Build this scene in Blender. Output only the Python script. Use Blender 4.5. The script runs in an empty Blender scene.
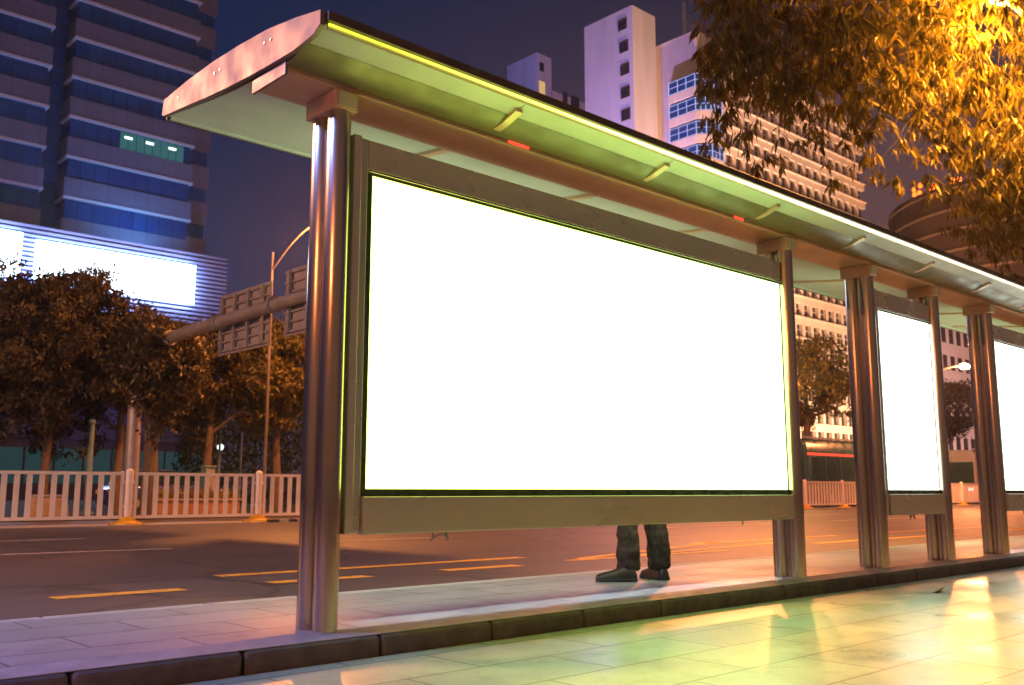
import bpy, bmesh, math, random
import numpy as np
from mathutils import Vector, Matrix
random.seed(7); rng = np.random.default_rng(11)
sc = bpy.context.scene
COL = sc.collection
R = math.radians

# ------------------------------------------------------------------ camera
YAW, PIT, FPX, EYE = R(47.096), R(8.813), 959.0, 0.72
cam_d = bpy.data.cameras.new('camera'); cam = bpy.data.objects.new('camera', cam_d); COL.objects.link(cam)
cam.location = (0, 0, EYE); cam.rotation_euler = (R(90) + PIT, 0, YAW - R(90))
cam_d.sensor_width = 36; cam_d.lens = FPX / 1024 * 36
cam_d.clip_start = 0.05; cam_d.clip_end = 3000
cam_d.dof.use_dof = True; cam_d.dof.focus_distance = 6.0; cam_d.dof.aperture_fstop = 4.0
sc.camera = cam
_f = np.array([math.cos(YAW)*math.cos(PIT), math.sin(YAW)*math.cos(PIT), math.sin(PIT)])
_r = np.array([math.sin(YAW), -math.cos(YAW), 0]); _u = np.cross(_r, _f)
def at(px, py, Y):                       # where a sight line meets the upright plane at distance Y across the street
    d = _f + _r*(px-512)/FPX - _u*(py-342.5)/FPX
    return np.array([0, 0, EYE]) + d*Y/d[1]
def pix(p):
    v = np.array(p, float) - np.array([0, 0, EYE]); z = v @ _f
    return 512 + FPX*(v@_r)/z, 342.5 - FPX*(v@_u)/z

# ------------------------------------------------------------------ node helpers
MATS = {}
def newmat(name):
    m = bpy.data.materials.new(name); m.use_nodes = True
    nt = m.node_tree; nt.nodes.clear()
    out = nt.nodes.new('ShaderNodeOutputMaterial')
    return m, nt, out
def N(nt, t, **kw):
    n = nt.nodes.new(t)
    for k, v in kw.items():
        if k in n.inputs: n.inputs[k].default_value = v
        else: setattr(n, k, v)
    return n
def ramp(nt, fac, stops):
    r = nt.nodes.new('ShaderNodeValToRGB'); e = r.color_ramp.elements
    while len(e) < len(stops): e.new(.5)
    for el, (p, c) in zip(e, stops): el.position = p; el.color = (*c, 1)
    nt.links.new(fac, r.inputs[0]); return r.outputs[0]
def mixc(nt, fac, a, b, mode='MIX'):
    m = nt.nodes.new('ShaderNodeMix'); m.data_type = 'RGBA'; m.blend_type = mode
    for i, x in ((0, fac), (6, a), (7, b)):
        if hasattr(x, 'links') or isinstance(x, bpy.types.NodeSocket): nt.links.new(x, m.inputs[i])
        else: m.inputs[i].default_value = x if i == 0 else (*x, 1)
    return m.outputs[2]
def pbr(name, col, rough=.5, metal=0., var=.25, scale=6., bump=.0, spec=.5, stretch=None, rvar=.12, coat=0.):
    """painted / plastic / metal surface with uneven tone and gloss"""
    m, nt, out = newmat(name)
    b = N(nt, 'ShaderNodeBsdfPrincipled', Roughness=rough, Metallic=metal)
    b.inputs['Specular IOR Level'].default_value = spec
    b.inputs['Coat Weight'].default_value = coat
    tc = N(nt, 'ShaderNodeTexCoord'); mp = N(nt, 'ShaderNodeMapping')
    if stretch: mp.inputs['Scale'].default_value = stretch
    nt.links.new(tc.outputs['Object'], mp.inputs[0])
    no = N(nt, 'ShaderNodeTexNoise', Scale=scale, Detail=6., Roughness=.6); nt.links.new(mp.outputs[0], no.inputs['Vector'])
    c0 = tuple(x*(1-var) for x in col); c1 = tuple(min(1, x*(1+var)) for x in col)
    nt.links.new(ramp(nt, no.outputs['Fac'], [(.3, c0), (.7, c1)]), b.inputs['Base Color'])
    mr = N(nt, 'ShaderNodeMapRange'); mr.inputs[1].default_value = .3; mr.inputs[2].default_value = .7
    mr.inputs[3].default_value = max(.03, rough-rvar); mr.inputs[4].default_value = min(1, rough+rvar)
    n2 = N(nt, 'ShaderNodeTexNoise', Scale=scale*2.3, Detail=4.); nt.links.new(mp.outputs[0], n2.inputs['Vector'])
    nt.links.new(n2.outputs['Fac'], mr.inputs[0]); nt.links.new(mr.outputs[0], b.inputs['Roughness'])
    if bump:
        bp = N(nt, 'ShaderNodeBump', Strength=bump, Distance=.02); nt.links.new(n2.outputs['Fac'], bp.inputs['Height'])
        nt.links.new(bp.outputs[0], b.inputs['Normal'])
    nt.links.new(b.outputs[0], out.inputs[0]); MATS[name] = m; return m
def glow(name, stops, strength, axis=0, span=(0, 1), var=0.):
    """light-giving surface: colour changes along an axis like a row of ageing tubes"""
    m, nt, out = newmat(name)
    e = N(nt, 'ShaderNodeEmission', Strength=strength)
    tc = N(nt, 'ShaderNodeTexCoord'); sx = N(nt, 'ShaderNodeSeparateXYZ'); nt.links.new(tc.outputs['Object'], sx.inputs[0])
    mr = N(nt, 'ShaderNodeMapRange'); mr.inputs[1].default_value, mr.inputs[2].default_value = span
    nt.links.new(sx.outputs[axis], mr.inputs[0])
    nt.links.new(ramp(nt, mr.outputs[0], stops), e.inputs['Color'])
    nt.links.new(e.outputs[0], out.inputs[0]); MATS[name] = m; return m
def leafmat(name, c0, c1, trans=.35, gloss=.4):
    m, nt, out = newmat(name)
    g = N(nt, 'ShaderNodeNewGeometry')
    col = ramp(nt, g.outputs['Random Per Island'], [(0, c0), (1, c1)])
    b = N(nt, 'ShaderNodeBsdfPrincipled', Roughness=gloss); nt.links.new(col, b.inputs['Base Color'])
    t = N(nt, 'ShaderNodeBsdfTranslucent'); nt.links.new(mixc(nt, .5, col, (c1[0]*1.6, c1[1]*1.7, c1[2]*.8)), t.inputs['Color'])
    mx = N(nt, 'ShaderNodeMixShader', Fac=trans)
    nt.links.new(b.outputs[0], mx.inputs[1]); nt.links.new(t.outputs[0], mx.inputs[2]); nt.links.new(mx.outputs[0], out.inputs[0])
    MATS[name] = m; return m
def paving(name, c0, c1, bw, rh, mortar, rough, jcol, spec=.5, offset=.5, stain=.3):
    m, nt, out = newmat(name)
    b = N(nt, 'ShaderNodeBsdfPrincipled'); b.inputs['Specular IOR Level'].default_value = spec
    tc = N(nt, 'ShaderNodeTexCoord')
    br = N(nt, 'ShaderNodeTexBrick'); br.offset = offset
    for k, v in (('Scale', 1.), ('Brick Width', bw), ('Row Height', rh), ('Mortar Size', mortar), ('Mortar Smooth', .2), ('Bias', 0.)): br.inputs[k].default_value = v
    br.inputs['Color1'].default_value = (*c0, 1); br.inputs['Color2'].default_value = (*c1, 1); br.inputs['Mortar'].default_value = (*jcol, 1)
    nt.links.new(tc.outputs['Object'], br.inputs['Vector'])
    n1 = N(nt, 'ShaderNodeTexNoise', Scale=1.1, Detail=7., Roughness=.65); nt.links.new(tc.outputs['Object'], n1.inputs['Vector'])
    n2 = N(nt, 'ShaderNodeTexNoise', Scale=55., Detail=3.); nt.links.new(tc.outputs['Object'], n2.inputs['Vector'])
    a = mixc(nt, stain, br.outputs['Color'], ramp(nt, n1.outputs['Fac'], [(.3, (.35, .33, .3)), (.7, (1, 1, 1))]), 'MULTIPLY')
    vg = N(nt, 'ShaderNodeTexVoronoi', Scale=1.7, Randomness=1.); nt.links.new(tc.outputs['Object'], vg.inputs['Vector'])
    a = mixc(nt, .4, a, ramp(nt, vg.outputs['Distance'], [(0, (.3, .28, .25)), (.035, (.4, .38, .35)), (.05, (1, 1, 1))]), 'MULTIPLY')
    n4 = N(nt, 'ShaderNodeTexNoise', Scale=4., Detail=8., Roughness=.7); nt.links.new(tc.outputs['Object'], n4.inputs['Vector'])
    a = mixc(nt, .55, a, ramp(nt, n4.outputs['Fac'], [(.35, (.62, .6, .56)), (.5, (1, 1, 1))]), 'MULTIPLY')
    a = mixc(nt, .35, a, ramp(nt, n2.outputs['Fac'], [(.3, (.5, .5, .5)), (.7, (1, 1, 1))]), 'MULTIPLY')
    nt.links.new(a, b.inputs['Base Color'])
    mr = N(nt, 'ShaderNodeMapRange'); mr.inputs[1].default_value = .3; mr.inputs[2].default_value = .7
    mr.inputs[3].default_value = rough-.12; mr.inputs[4].default_value = rough+.15
    nt.links.new(n1.outputs['Fac'], mr.inputs[0]); nt.links.new(mr.outputs[0], b.inputs['Roughness'])
    bp = N(nt, 'ShaderNodeBump', Strength=.5, Distance=.004)
    inv = N(nt, 'ShaderNodeMath', operation='SUBTRACT'); inv.inputs[0].default_value = 1.; nt.links.new(br.outputs['Fac'], inv.inputs[1])
    ad = N(nt, 'ShaderNodeMath', operation='MULTIPLY_ADD'); nt.links.new(n2.outputs['Fac'], ad.inputs[0]); ad.inputs[1].default_value = .25
    nt.links.new(inv.outputs[0], ad.inputs[2]); nt.links.new(ad.outputs[0], bp.inputs['Height']); nt.links.new(bp.outputs[0], b.inputs['Normal'])
    nt.links.new(b.outputs[0], out.inputs[0]); MATS[name] = m; return m

M = MATS
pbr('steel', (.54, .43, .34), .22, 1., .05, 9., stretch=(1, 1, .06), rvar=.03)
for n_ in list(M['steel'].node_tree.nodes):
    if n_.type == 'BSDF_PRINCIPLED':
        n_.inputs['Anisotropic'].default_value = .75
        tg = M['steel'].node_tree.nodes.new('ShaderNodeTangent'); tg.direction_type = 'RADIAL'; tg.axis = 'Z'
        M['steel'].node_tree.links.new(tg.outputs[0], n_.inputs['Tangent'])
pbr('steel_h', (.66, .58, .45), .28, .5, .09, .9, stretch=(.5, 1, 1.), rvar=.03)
pbr('end_steel', (.24, .155, .125), .45, .35, .2, 2.6, rvar=.10)
pbr('beam_paint', (.66, .42, .27), .36, .2, .10, 3., rvar=.08)
pbr('soffit_shade_brown', (.17, .13, .06), .4, .1, .15, 3.)
pbr('soffit', (.50, .50, .43), .5, 0., .10, 2., rvar=.1)
pbr('dark_fascia', (.12, .085, .05), .45, .3, .3, 5.)
pbr('rim_green', (.05, .075, .02), .3, .0, .2, 5.)
pbr('black_rubber', (.02, .02, .02), .7)
pbr('white_paint', (.86, .76, .74), .42, 0., .06, 3., rvar=.1)
pbr('yellow_plastic', (.75, .42, .02), .45, 0., .15, 5.)
pbr('pole_paint', (.13, .11, .10), .5, .2, .2, 3.)
pbr('galvanised', (.42, .38, .36), .5, .6, .2, 3.)
pbr('sign_back', (.36, .31, .30), .55, .25, .2, 3.)
pbr('asphalt_dark', (.05, .05, .05), .8)
pbr('bark', (.13, .085, .055), .85, 0., .35, 9., bump=.6, stretch=(2, 2, .5))
pbr('dark_bark', (.05, .035, .025), .9, 0., .35, 9., bump=.6, stretch=(2, 2, .5))
pbr('kerb_shaded', (.16, .115, .085), .72, 0., .3, 7., bump=.2)  # shade on the kerb's front face is put into this dark colour
pbr('kerb_pale', (.42, .40, .38), .6, 0., .2, 6.)
def paint(name, col):
    m, nt, out = newmat(name); b = N(nt, 'ShaderNodeBsdfPrincipled', Roughness=.6); tc = N(nt, 'ShaderNodeTexCoord')
    n1 = N(nt, 'ShaderNodeTexNoise', Scale=9., Detail=8., Roughness=.75); nt.links.new(tc.outputs['Object'], n1.inputs['Vector'])
    nt.links.new(ramp(nt, n1.outputs['Fac'], [(.36, (.13, .11, .10)), (.44, tuple(c*.75 for c in col)), (.6, col)]), b.inputs['Base Color'])
    nt.links.new(b.outputs[0], out.inputs[0]); M[name] = m
paint('marking_yellow', (.92, .52, .07)); paint('marking_white', (.7, .67, .64))
pbr('dark_cloth', (.026, .013, .007), .9, 0., .3, 14., bump=.3)
pbr('shirt_cloth', (.12, .13, .16), .9, 0., .2, 14.)
pbr('skin', (.45, .27, .18), .55, 0., .1, 6.)
pbr('hair', (.015, .012, .01), .6)
pbr('shoe_leather', (.028, .016, .009), .5)
def banded(name, rough, w, h, c1, c2, mo, spec=.5):
    m, nt, out = newmat(name); b = N(nt, 'ShaderNodeBsdfPrincipled', Roughness=rough); b.inputs['Specular IOR Level'].default_value = spec
    tc = N(nt, 'ShaderNodeTexCoord'); sx = N(nt, 'ShaderNodeSeparateXYZ'); cb = N(nt, 'ShaderNodeCombineXYZ'); nt.links.new(tc.outputs['Object'], sx.inputs[0])
    nt.links.new(sx.outputs[0], cb.inputs[0]); nt.links.new(sx.outputs[2], cb.inputs[1])
    br = N(nt, 'ShaderNodeTexBrick'); br.offset = 0.
    for k, v in (('Scale', 1.), ('Brick Width', w), ('Row Height', h), ('Mortar Size', .05), ('Mortar Smooth', .3)): br.inputs[k].default_value = v
    for k, v in (('Color1', c1), ('Color2', c2), ('Mortar', mo)): br.inputs[k].default_value = (*v, 1)
    nt.links.new(cb.outputs[0], br.inputs['Vector']); nt.links.new(br.outputs['Color'], b.inputs['Base Color']); nt.links.new(b.outputs[0], out.inputs[0]); M[name] = m
banded('band_stone', .7, 1.35, 1.95, (.135, .125, .16), (.155, .14, .175), (.11, .10, .13))
banded('tower_glass', .16, 1.35, 2.05, (.004, .042, .14), (.008, .066, .19), (.006, .018, .045))
pbr('wall_white', (.60, .55, .56), .8, 0., .13, .5, stretch=(1, 1, .12))
pbr('wall_beige', (.60, .49, .39), .8, 0., .14, .6, stretch=(1, 1, .15))
pbr('wall_pale', (.55, .50, .48), .8, 0., .08, .2)
pbr('window_dark', (.025, .022, .028), .18, 0., .3, .5)
pbr('brown_wall', (.10, .055, .03), .7, 0., .2, .3)
pbr('brown_band', (.30, .18, .10), .7, 0., .15, .3)
pbr('louvre', (.42, .36, .42), .6, .2, .1, .3)
pbr('louvre_dark', (.06, .05, .09), .7)
pbr('bus_teal', (.03, .10, .095), .3, 0., .1, 1., coat=.5)
pbr('bus_grey', (.28, .28, .32), .3, 0., .1, 1., coat=.5)
pbr('bus_glass', (.02, .045, .045), .08, 0., .2, 1.)
pbr('car_paint', (.07, .08, .28), .25, .3, .1, 2., coat=.6)
pbr('brick_orange', (.42, .20, .10), .8, 0., .2, 3.)
pbr('concrete_block', (.5, .34, .22), .8, 0., .2, 4.)
pbr('post_teal', (.16, .24, .24), .5)
pbr('dead_leaf', (.10, .05, .02), .7)
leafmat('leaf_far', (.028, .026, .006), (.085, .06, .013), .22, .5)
leafmat('leaf_lit_gold', (.06, .055, .010), (.17, .13, .02), .25, .5)  # brighter yellow copy of the far leaf, with lamp light put into the colour
leafmat('leaf_near', (.022, .022, .004), (.075, .055, .009), .55, .55)
leafmat('hedge_leaf', (.03, .06, .012), (.08, .11, .02), .3, .5)
leafmat('flower_leaf', (.10, .11, .01), (.42, .26, .02), .3, .5)
paving('platform_tiles', (.34, .34, .35), (.40, .40, .41), .86, .43, .007, .50, (.12, .11, .12))
paving('pavement_tiles', (.54, .55, .42), (.62, .62, .49), .92, .46, .009, .34, (.28, .27, .22), spec=.6)
def asphalt():
    m, nt, out = newmat('asphalt'); b = N(nt, 'ShaderNodeBsdfPrincipled', Roughness=.55)
    tc = N(nt, 'ShaderNodeTexCoord'); mp = N(nt, 'ShaderNodeMapping'); mp.inputs['Scale'].default_value = (.12, 1, 1); nt.links.new(tc.outputs['Object'], mp.inputs[0])
    n1 = N(nt, 'ShaderNodeTexNoise', Scale=.9, Detail=6.); nt.links.new(mp.outputs[0], n1.inputs['Vector'])
    n2 = N(nt, 'ShaderNodeTexNoise', Scale=80., Detail=2.); nt.links.new(tc.outputs['Object'], n2.inputs['Vector'])
    a = ramp(nt, n1.outputs['Fac'], [(.3, (.085, .075, .082)), (.7, (.125, .108, .112))])
    a = mixc(nt, .5, a, ramp(nt, n2.outputs['Fac'], [(.3, (.5, .5, .5)), (.7, (1.2, 1.2, 1.2))]), 'MULTIPLY')
    n3 = N(nt, 'ShaderNodeTexNoise', Scale=.55, Detail=5., Roughness=.7); nt.links.new(tc.outputs['Object'], n3.inputs['Vector'])
    a = mixc(nt, .8, a, ramp(nt, n3.outputs['Fac'], [(.36, (.62, .60, .60)), (.44, (1, 1, 1)), (.6, (1, 1, 1)), (.68, (1.25, 1.2, 1.18))]), 'MULTIPLY')
    vo = N(nt, 'ShaderNodeTexVoronoi', Scale=.35, feature='DISTANCE_TO_EDGE')
    dm = N(nt, 'ShaderNodeVectorMath', operation='MULTIPLY_ADD'); nt.links.new(n3.outputs['Color'], dm.inputs[0]); dm.inputs[1].default_value = (1.2, 1.2, 0); nt.links.new(tc.outputs['Object'], dm.inputs[2])
    nt.links.new(dm.outputs[0], vo.inputs['Vector'])
    a = mixc(nt, .75, a, ramp(nt, vo.outputs['Distance'], [(0, (.35, .33, .33)), (.008, (.5, .5, .5)), (.016, (1, 1, 1))]), 'MULTIPLY')
    nt.links.new(a, b.inputs['Base Color'])
    bp = N(nt, 'ShaderNodeBump', Strength=.7, Distance=.006); nt.links.new(n2.outputs['Fac'], bp.inputs['Height']); nt.links.new(bp.outputs[0], b.inputs['Normal'])
    nt.links.new(b.outputs[0], out.inputs[0]); M['asphalt'] = m
asphalt()
pbr('earth', (.05, .045, .03), .9, 0., .3, 1.)
glow('screen_white', [(0, (.86, 1, .17)), (.35, (.62, 1, .17)), (1, (.62, 1, .36))], 6.2, 0, (.2, 4.6))
glow('screen_cool', [(0, (.86, 1, .84)), (1, (.92, 1, .95))], 4.6, 0, (0, 4))
glow('screen_back', [(0, (.76, 1, .52)), (1, (.86, 1, .60))], 4.4, 0, (.2, 4.6))
glow('strip_light', [(0, (.16, .17, .012)), (.12, (.35, .37, .05)), (.28, (.7, .75, .28)), (.5, (.85, .85, .58)), (1, (.45, .32, .22))], 8.0, 0, (0, 10))
glow('led_screen', [(0, (.72, .86, 1)), (1, (.85, .93, 1))], 9.0, 0, (20, 40))
glow('halo_blue', [(0, (.22, .40, 1)), (1, (.22, .40, 1))], 40.0, 0, (0, 1))
glow('led_frame', [(0, (.45, .50, 1)), (1, (.45, .50, 1))], 1.3)
glow('sodium_lens', [(0, (1, .5, .12)), (1, (1, .5, .12))], 60.0)
glow('sodium_far', [(0, (1, .62, .25)), (1, (1, .62, .25))], 260.0)
glow('cool_lens', [(0, (.6, .62, 1)), (1, (.6, .62, 1))], 20.0)
glow('side_glow', [(0, (.42, .62, .10)), (1, (.42, .62, .10))], .42)
glow('streak_glow', [(0, (.75, .95, 1)), (1, (.75, .95, 1))], 60.)
glow('shop_teal', [(0, (.10, .26, .27)), (.5, (.22, .40, .40)), (1, (.08, .2, .22))], .16, 0, (10, 60))
glow('office_teal', [(0, (.10, .40, .42)), (.12, (.03, .16, .2)), (.3, (.12, .5, .5)), (.42, (.05, .2, .26)), (.6, (.02, .1, .14)), (.72, (.08, .3, .34)), (.85, (.03, .14, .2)), (1, (.12, .34, .4))], .30, 0, (34, 41))
glow('office_tube', [(0, (.8, 1, .95)), (1, (.8, 1, .95))], 2.5)
glow('warm_window', [(0, (1, .62, .25)), (1, (1, .62, .25))], .7)
glow('red_sign', [(0, (1, .10, .01)), (1, (1, .14, .02))], 6.)
glow('red_glow', [(0, (1, .06, .03)), (1, (1, .06, .03))], 2.0)
glow('globe', [(0, (.9, 1, 1)), (1, (.9, 1, 1))], 2.5)

# ------------------------------------------------------------------ mesh helpers
class MB:
    def __init__(s): s.v = []; s.f = []
    def add(s, vs, fs):
        o = len(s.v); s.v += [tuple(map(float, p)) for p in vs]; s.f += [tuple(i+o for i in f) for f in fs]; return s
    def box(s, x0, x1, y0, y1, z0, z1):
        return s.add([(x, y, z) for z in (z0, z1) for y in (y0, y1) for x in (x0, x1)],
                     [(0, 2, 3, 1), (4, 5, 7, 6), (0, 1, 5, 4), (2, 6, 7, 3), (0, 4, 6, 2), (1, 3, 7, 5)])
    def tube(s, p, q, r0, r1=None, n=20): return s.path([p, q], [r0, r0 if r1 is None else r1], n)
    def path(s, pts, rad, n=12):
        pts = [Vector(p) for p in pts]
        if not hasattr(rad, '__len__'): rad = [rad]*len(pts)
        vs = []; up = None
        for i, p in enumerate(pts):
            d = (pts[min(i+1, len(pts)-1)] - pts[max(i-1, 0)]).normalized()
            if up is None:
                a = Vector((1, 0, 0)) if abs(d.x) < .8 else Vector((0, 1, 0)); up = d.cross(a).normalized()
            up = (up - d*up.dot(d)).normalized(); w = d.cross(up)
            for k in range(n):
                t = 2*math.pi*k/n; vs.append(p + (up*math.cos(t) + w*math.sin(t))*rad[i])
        fs = []
        for i in range(len(pts)-1):
            for k in range(n): fs.append((i*n+k, i*n+(k+1) % n, (i+1)*n+(k+1) % n, (i+1)*n+k))
        fs.append(tuple(range(n))[::-1]); fs.append(tuple(range((len(pts)-1)*n, len(pts)*n)))
        return s.add(vs, fs)
    def extr(s, poly, vec):
        n = len(poly); vec = Vector(vec); a = [Vector(p) for p in poly]; b = [p + vec for p in a]
        return s.add(a + b, [tuple(range(n))[::-1], tuple(range(n, 2*n))] + [(i, (i+1) % n, n+(i+1) % n, n+i) for i in range(n)])
    def sphere(s, c, r, nu=14, nv=9, sz=(1, 1, 1)):
        vs = []; fs = []
        for j in range(nv+1):
            th = math.pi*j/nv
            for i in range(nu):
                ph = 2*math.pi*i/nu
                vs.append((c[0]+r*sz[0]*math.sin(th)*math.cos(ph), c[1]+r*sz[1]*math.sin(th)*math.sin(ph), c[2]+r*sz[2]*math.cos(th)))
        for j in range(nv):
            for i in range(nu): fs.append((j*nu+i, j*nu+(i+1) % nu, (j+1)*nu+(i+1) % nu, (j+1)*nu+i))
        return s.add(vs, fs)
    def build(s, name, mat, parent=None, smooth=True, bevel=0., fix=True):
        off = wloc(parent)
        me = bpy.data.meshes.new(name)
        me.from_pydata([(a-off[0], b-off[1], c-off[2]) for a, b, c in s.v], [], s.f)
        if fix:
            bm = bmesh.new(); bm.from_mesh(me); bmesh.ops.remove_doubles(bm, verts=bm.verts, dist=1e-6) if smooth == 'weld' else None
            bmesh.ops.recalc_face_normals(bm, faces=bm.faces); bm.to_mesh(me); bm.free()
        me.materials.append(M[mat] if isinstance(mat, str) else mat)
        if smooth:
            me.polygons.foreach_set('use_smooth', [True]*len(me.polygons)); me.set_sharp_from_angle(angle=R(38))
        o = bpy.data.objects.new(name, me); COL.objects.link(o)
        if parent: o.parent = parent
        if bevel:
            b = o.modifiers.new('Bevel', 'BEVEL'); b.width = bevel; b.segments = 2; b.limit_method = 'ANGLE'; b.angle_limit = R(50)
        return o
def wloc(o):
    p = Vector((0, 0, 0))
    while o: p = p + o.location; o = o.parent
    return p
def tag(o, label=None, cat=None, group=None, kind=None):
    for k, v in (('label', label), ('category', cat), ('group', group), ('kind', kind)):
        if v: o[k] = v
    return o
def thing(name, loc, label, cat, group=None):
    o = bpy.data.objects.new(name, None); COL.objects.link(o); o.location = loc; o.empty_display_size = .2
    return tag(o, label, cat, group)
def struct(mb, name, mat, **kw): return tag(mb.build(name, mat, **kw), kind='structure')
def copy_tree(o, parent=None):
    c = o.copy(); COL.objects.link(c); c.parent = parent
    for ch in list(o.children): copy_tree(ch, c)
    return c

# ------------------------------------------------------------------ ground, road, platform
RZ = -.13
struct(MB().box(-900, 1500, -900, 1500, -.6, -.30), 'ground', 'earth', smooth=False)
struct(MB().box(-60, 220, -30, 4.268, -.28, RZ), 'pavement', 'pavement_tiles', smooth=False)
struct(MB().box(-60, 220, 4.40, 5.93, -.28, 0), 'bus_platform', 'platform_tiles', smooth=False)
kb = MB(); x = 3.04-.78*42
while x < 120:
    kb.extr([(x+.006, y, z) for y, z in ((4.27, -.29), (4.27, -.032), (4.398, .001), (4.398, -.29))], (.768, 0, 0)); x += .78
struct(kb, 'kerb', 'kerb_shaded', smooth=False, bevel=.022)
struct(MB().extr([(-30, y, z) for y, z in ((4.296, -.023), (4.398, .0035), (4.398, .007), (4.296, -.0195))], (150, 0, 0)), 'kerb_lit_top', 'kerb_pale', smooth=False)  # pale sheet painting the light on top of the kerb
kb = MB(); x = -30.1
while x < 120:
    kb.box(x+.004, x+.996, 5.932, 6.06, -.29, .002); x += 1.0
struct(kb, 'road_kerb', 'kerb_pale', smooth=False, bevel=.012)
struct(MB().box(-200, 420, 6.062, 25.75, -.29, RZ), 'road', 'asphalt', smooth=False)
struct(MB().box(-200, 420, 25.752, 29.4, -.29, RZ-.004), 'far_carriageway', 'asphalt', smooth=False)
mk = MB(); mw = MB(); zt = RZ+.004
def mark(mb, x0, x1, y0, y1, w=.13):
    mb.add([(x0, y0-w*.6, zt), (x1, y1-w*.6, zt), (x1, y1+w*.6, zt), (x0, y0+w*.6, zt)], [(0, 1, 2, 3)])
for x in (-1.4, .65, 2.68, 4.62, 6.70): mark(mk, x, x+1.08, 8.30, 8.27, .19)
mark(mk, 4.58, 8.74, 9.30, 9.22, .19); mark(mk, -2.2, 1.6, 9.35, 9.32, .14)
mark(mk, 8.75, 11.9, 8.42, 8.28, .14); mark(mk, 9.1, 13.6, 8.55, 9.65, .14); mark(mk, 10.2, 14.4, 8.5, 8.95, .13)
mark(mk, 13.0, 17.5, 9.7, 9.6, .14); mark(mk, 14.6, 20, 8.4, 8.3, .14); mark(mk, 19.5, 26, 9.6, 9.5, .14); mark(mk, 22, 40, 8.35, 8.3, .14)
for x in (-3.5, 18.2, 26, 36): mark(mw, x, x+6.0, 14.4, 14.25, .13)
mark(mw, .2, 6.25, 14.75, 14.2, .14); mark(mw, 1.5, 6.4, 18.3, 18.2, .14); mark(mw, 9.2, 11.2, 14.3, 14.25, .12); mark(mw, 16, 22, 18.3, 18.2, .14)
for x in (28, 38, 50, 62): mark(mw, x, x+6, 18.3, 18.2, .14)
struct(mk, 'road_marking', 'marking_yellow', smooth=False, fix=False)
struct(mw, 'lane_marking', 'marking_white', smooth=False, fix=False)
# median strip under the railing, verge beyond the far carriageway
struct(MB().box(-60, 220, 24.6, 25.9, -.27, RZ+.006), 'median', 'kerb_pale', smooth=False)
a, b_ = MB(), MB(); x = 13.5
for i in range(60): (a if i % 2 else b_).box(x, x+.28, 24.35, 24.598, -.27, RZ+.07); x += .282
struct(a, 'median_kerb', 'marking_white', smooth=False); struct(b_, 'median_kerb_dark', 'asphalt_dark', smooth=False)
struct(MB().box(-120, 320, 29.402, 87.0, -.29, -.02), 'verge', 'earth', smooth=False)

# ------------------------------------------------------------------ bus shelter
PX = [2.79, 7.42, 8.92, 10.40, 11.88, 16.51]
X0, X1 = 2.392, 16.95
sh = thing('bus_shelter', (2.79, 4.55, 0), 'long stainless steel bus shelter with curved roof and glowing white light boxes', 'bus shelter')
def post(x):
    root = None
    m = MB()
    for y in (4.43, 4.588): m.tube((x, y, -.01), (x, y, 2.83), .066, n=28)
    m.box(x-.012, x+.012, 4.47, 4.545, .0, 2.82)
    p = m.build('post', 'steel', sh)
    c = MB().box(x-.078, x+.078, 4.352, 4.665, 2.825, 2.935); c.build('cap', 'beam_paint', p, smooth=False, bevel=.008)
    c = MB().box(x-.06, x+.06, 4.343, 4.3515, 2.835, 2.925); c.build('cap_plate', 'steel_h', p, smooth=False, bevel=.003)
    return p
for x in PX: post(x)
MB().box(X0+.015, X1-.015, 4.36, 4.72, 2.936, 2.985).build('beam', 'beam_paint', sh, smooth=False, bevel=.006)
for xa, xb in ((X0-.004, X0+.013), (X1-.013, X1+.004)):
    MB().box(xa, xb, 4.335, 4.70, 2.905, 2.983).build('beam_end', 'end_steel', sh, smooth=False, bevel=.003)
near = [(3.985, 3.062), (4.03, 3.056), (4.08, 3.046), (4.13, 3.030), (4.18, 3.012), (4.23, 2.997), (4.29, 2.988), (4.36, 2.985)]
far = [(4.72, 2.985), (4.9, 2.998), (5.1, 3.022), (5.3, 3.047), (5.5, 3.073), (5.7, 3.10), (5.845, 3.118)]
top = [(5.862, 3.128), (5.843, 3.212), (5.5, 3.232), (5.15, 3.236), (4.83, 3.223), (4.5, 3.199), (4.2, 3.150), (3.958, 3.106), (3.955, 3.066)]
body = [(y, z+.012) for y, z in near+far] + top
MB().extr([(X0, y, z) for y, z in body], (X1-X0, 0, 0)).build('roof', 'dark_fascia', sh)
rf = sh.children[-1]
low = [(3.950, 3.035), (4.01, 3.000), (4.1, 2.989), (4.217, 2.980), (4.45, 2.986), (4.67, 2.996), (4.95, 3.015), (5.222, 3.040), (5.5, 3.072), (5.84, 3.108)]
epoly = low + [(5.870, 3.124), (5.850, 3.222), (5.5, 3.243), (5.15, 3.247), (4.83, 3.234), (4.5, 3.210), (4.2, 3.163), (3.950, 3.112)]
for xa in (X0-.032, X1+.002):
    MB().extr([(xa, y, z) for y, z in epoly], (.03, 0, 0)).build('end_plate', 'end_steel', rf, bevel=.003)
    s_ = -1 if xa < 5 else 1; xs = xa if xa < 5 else xa+.03
    for y, z in ((4.45, 3.13), (4.52, 3.135), (5.05, 3.16), (5.12, 3.16), (5.62, 3.165)): MB().tube((xs, y, z), (xs+.004*s_, y, z), .009, n=10).build('rivet', 'steel_h', rf)
cl = [(4.150, 3.0205), (4.18, 3.008), (4.22, 2.991), (4.26, 2.977), (4.30, 2.966), (4.350, 2.960), (4.352, 2.975), (4.30, 2.984), (4.20, 3.003), (4.16, 3.0185)]
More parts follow.
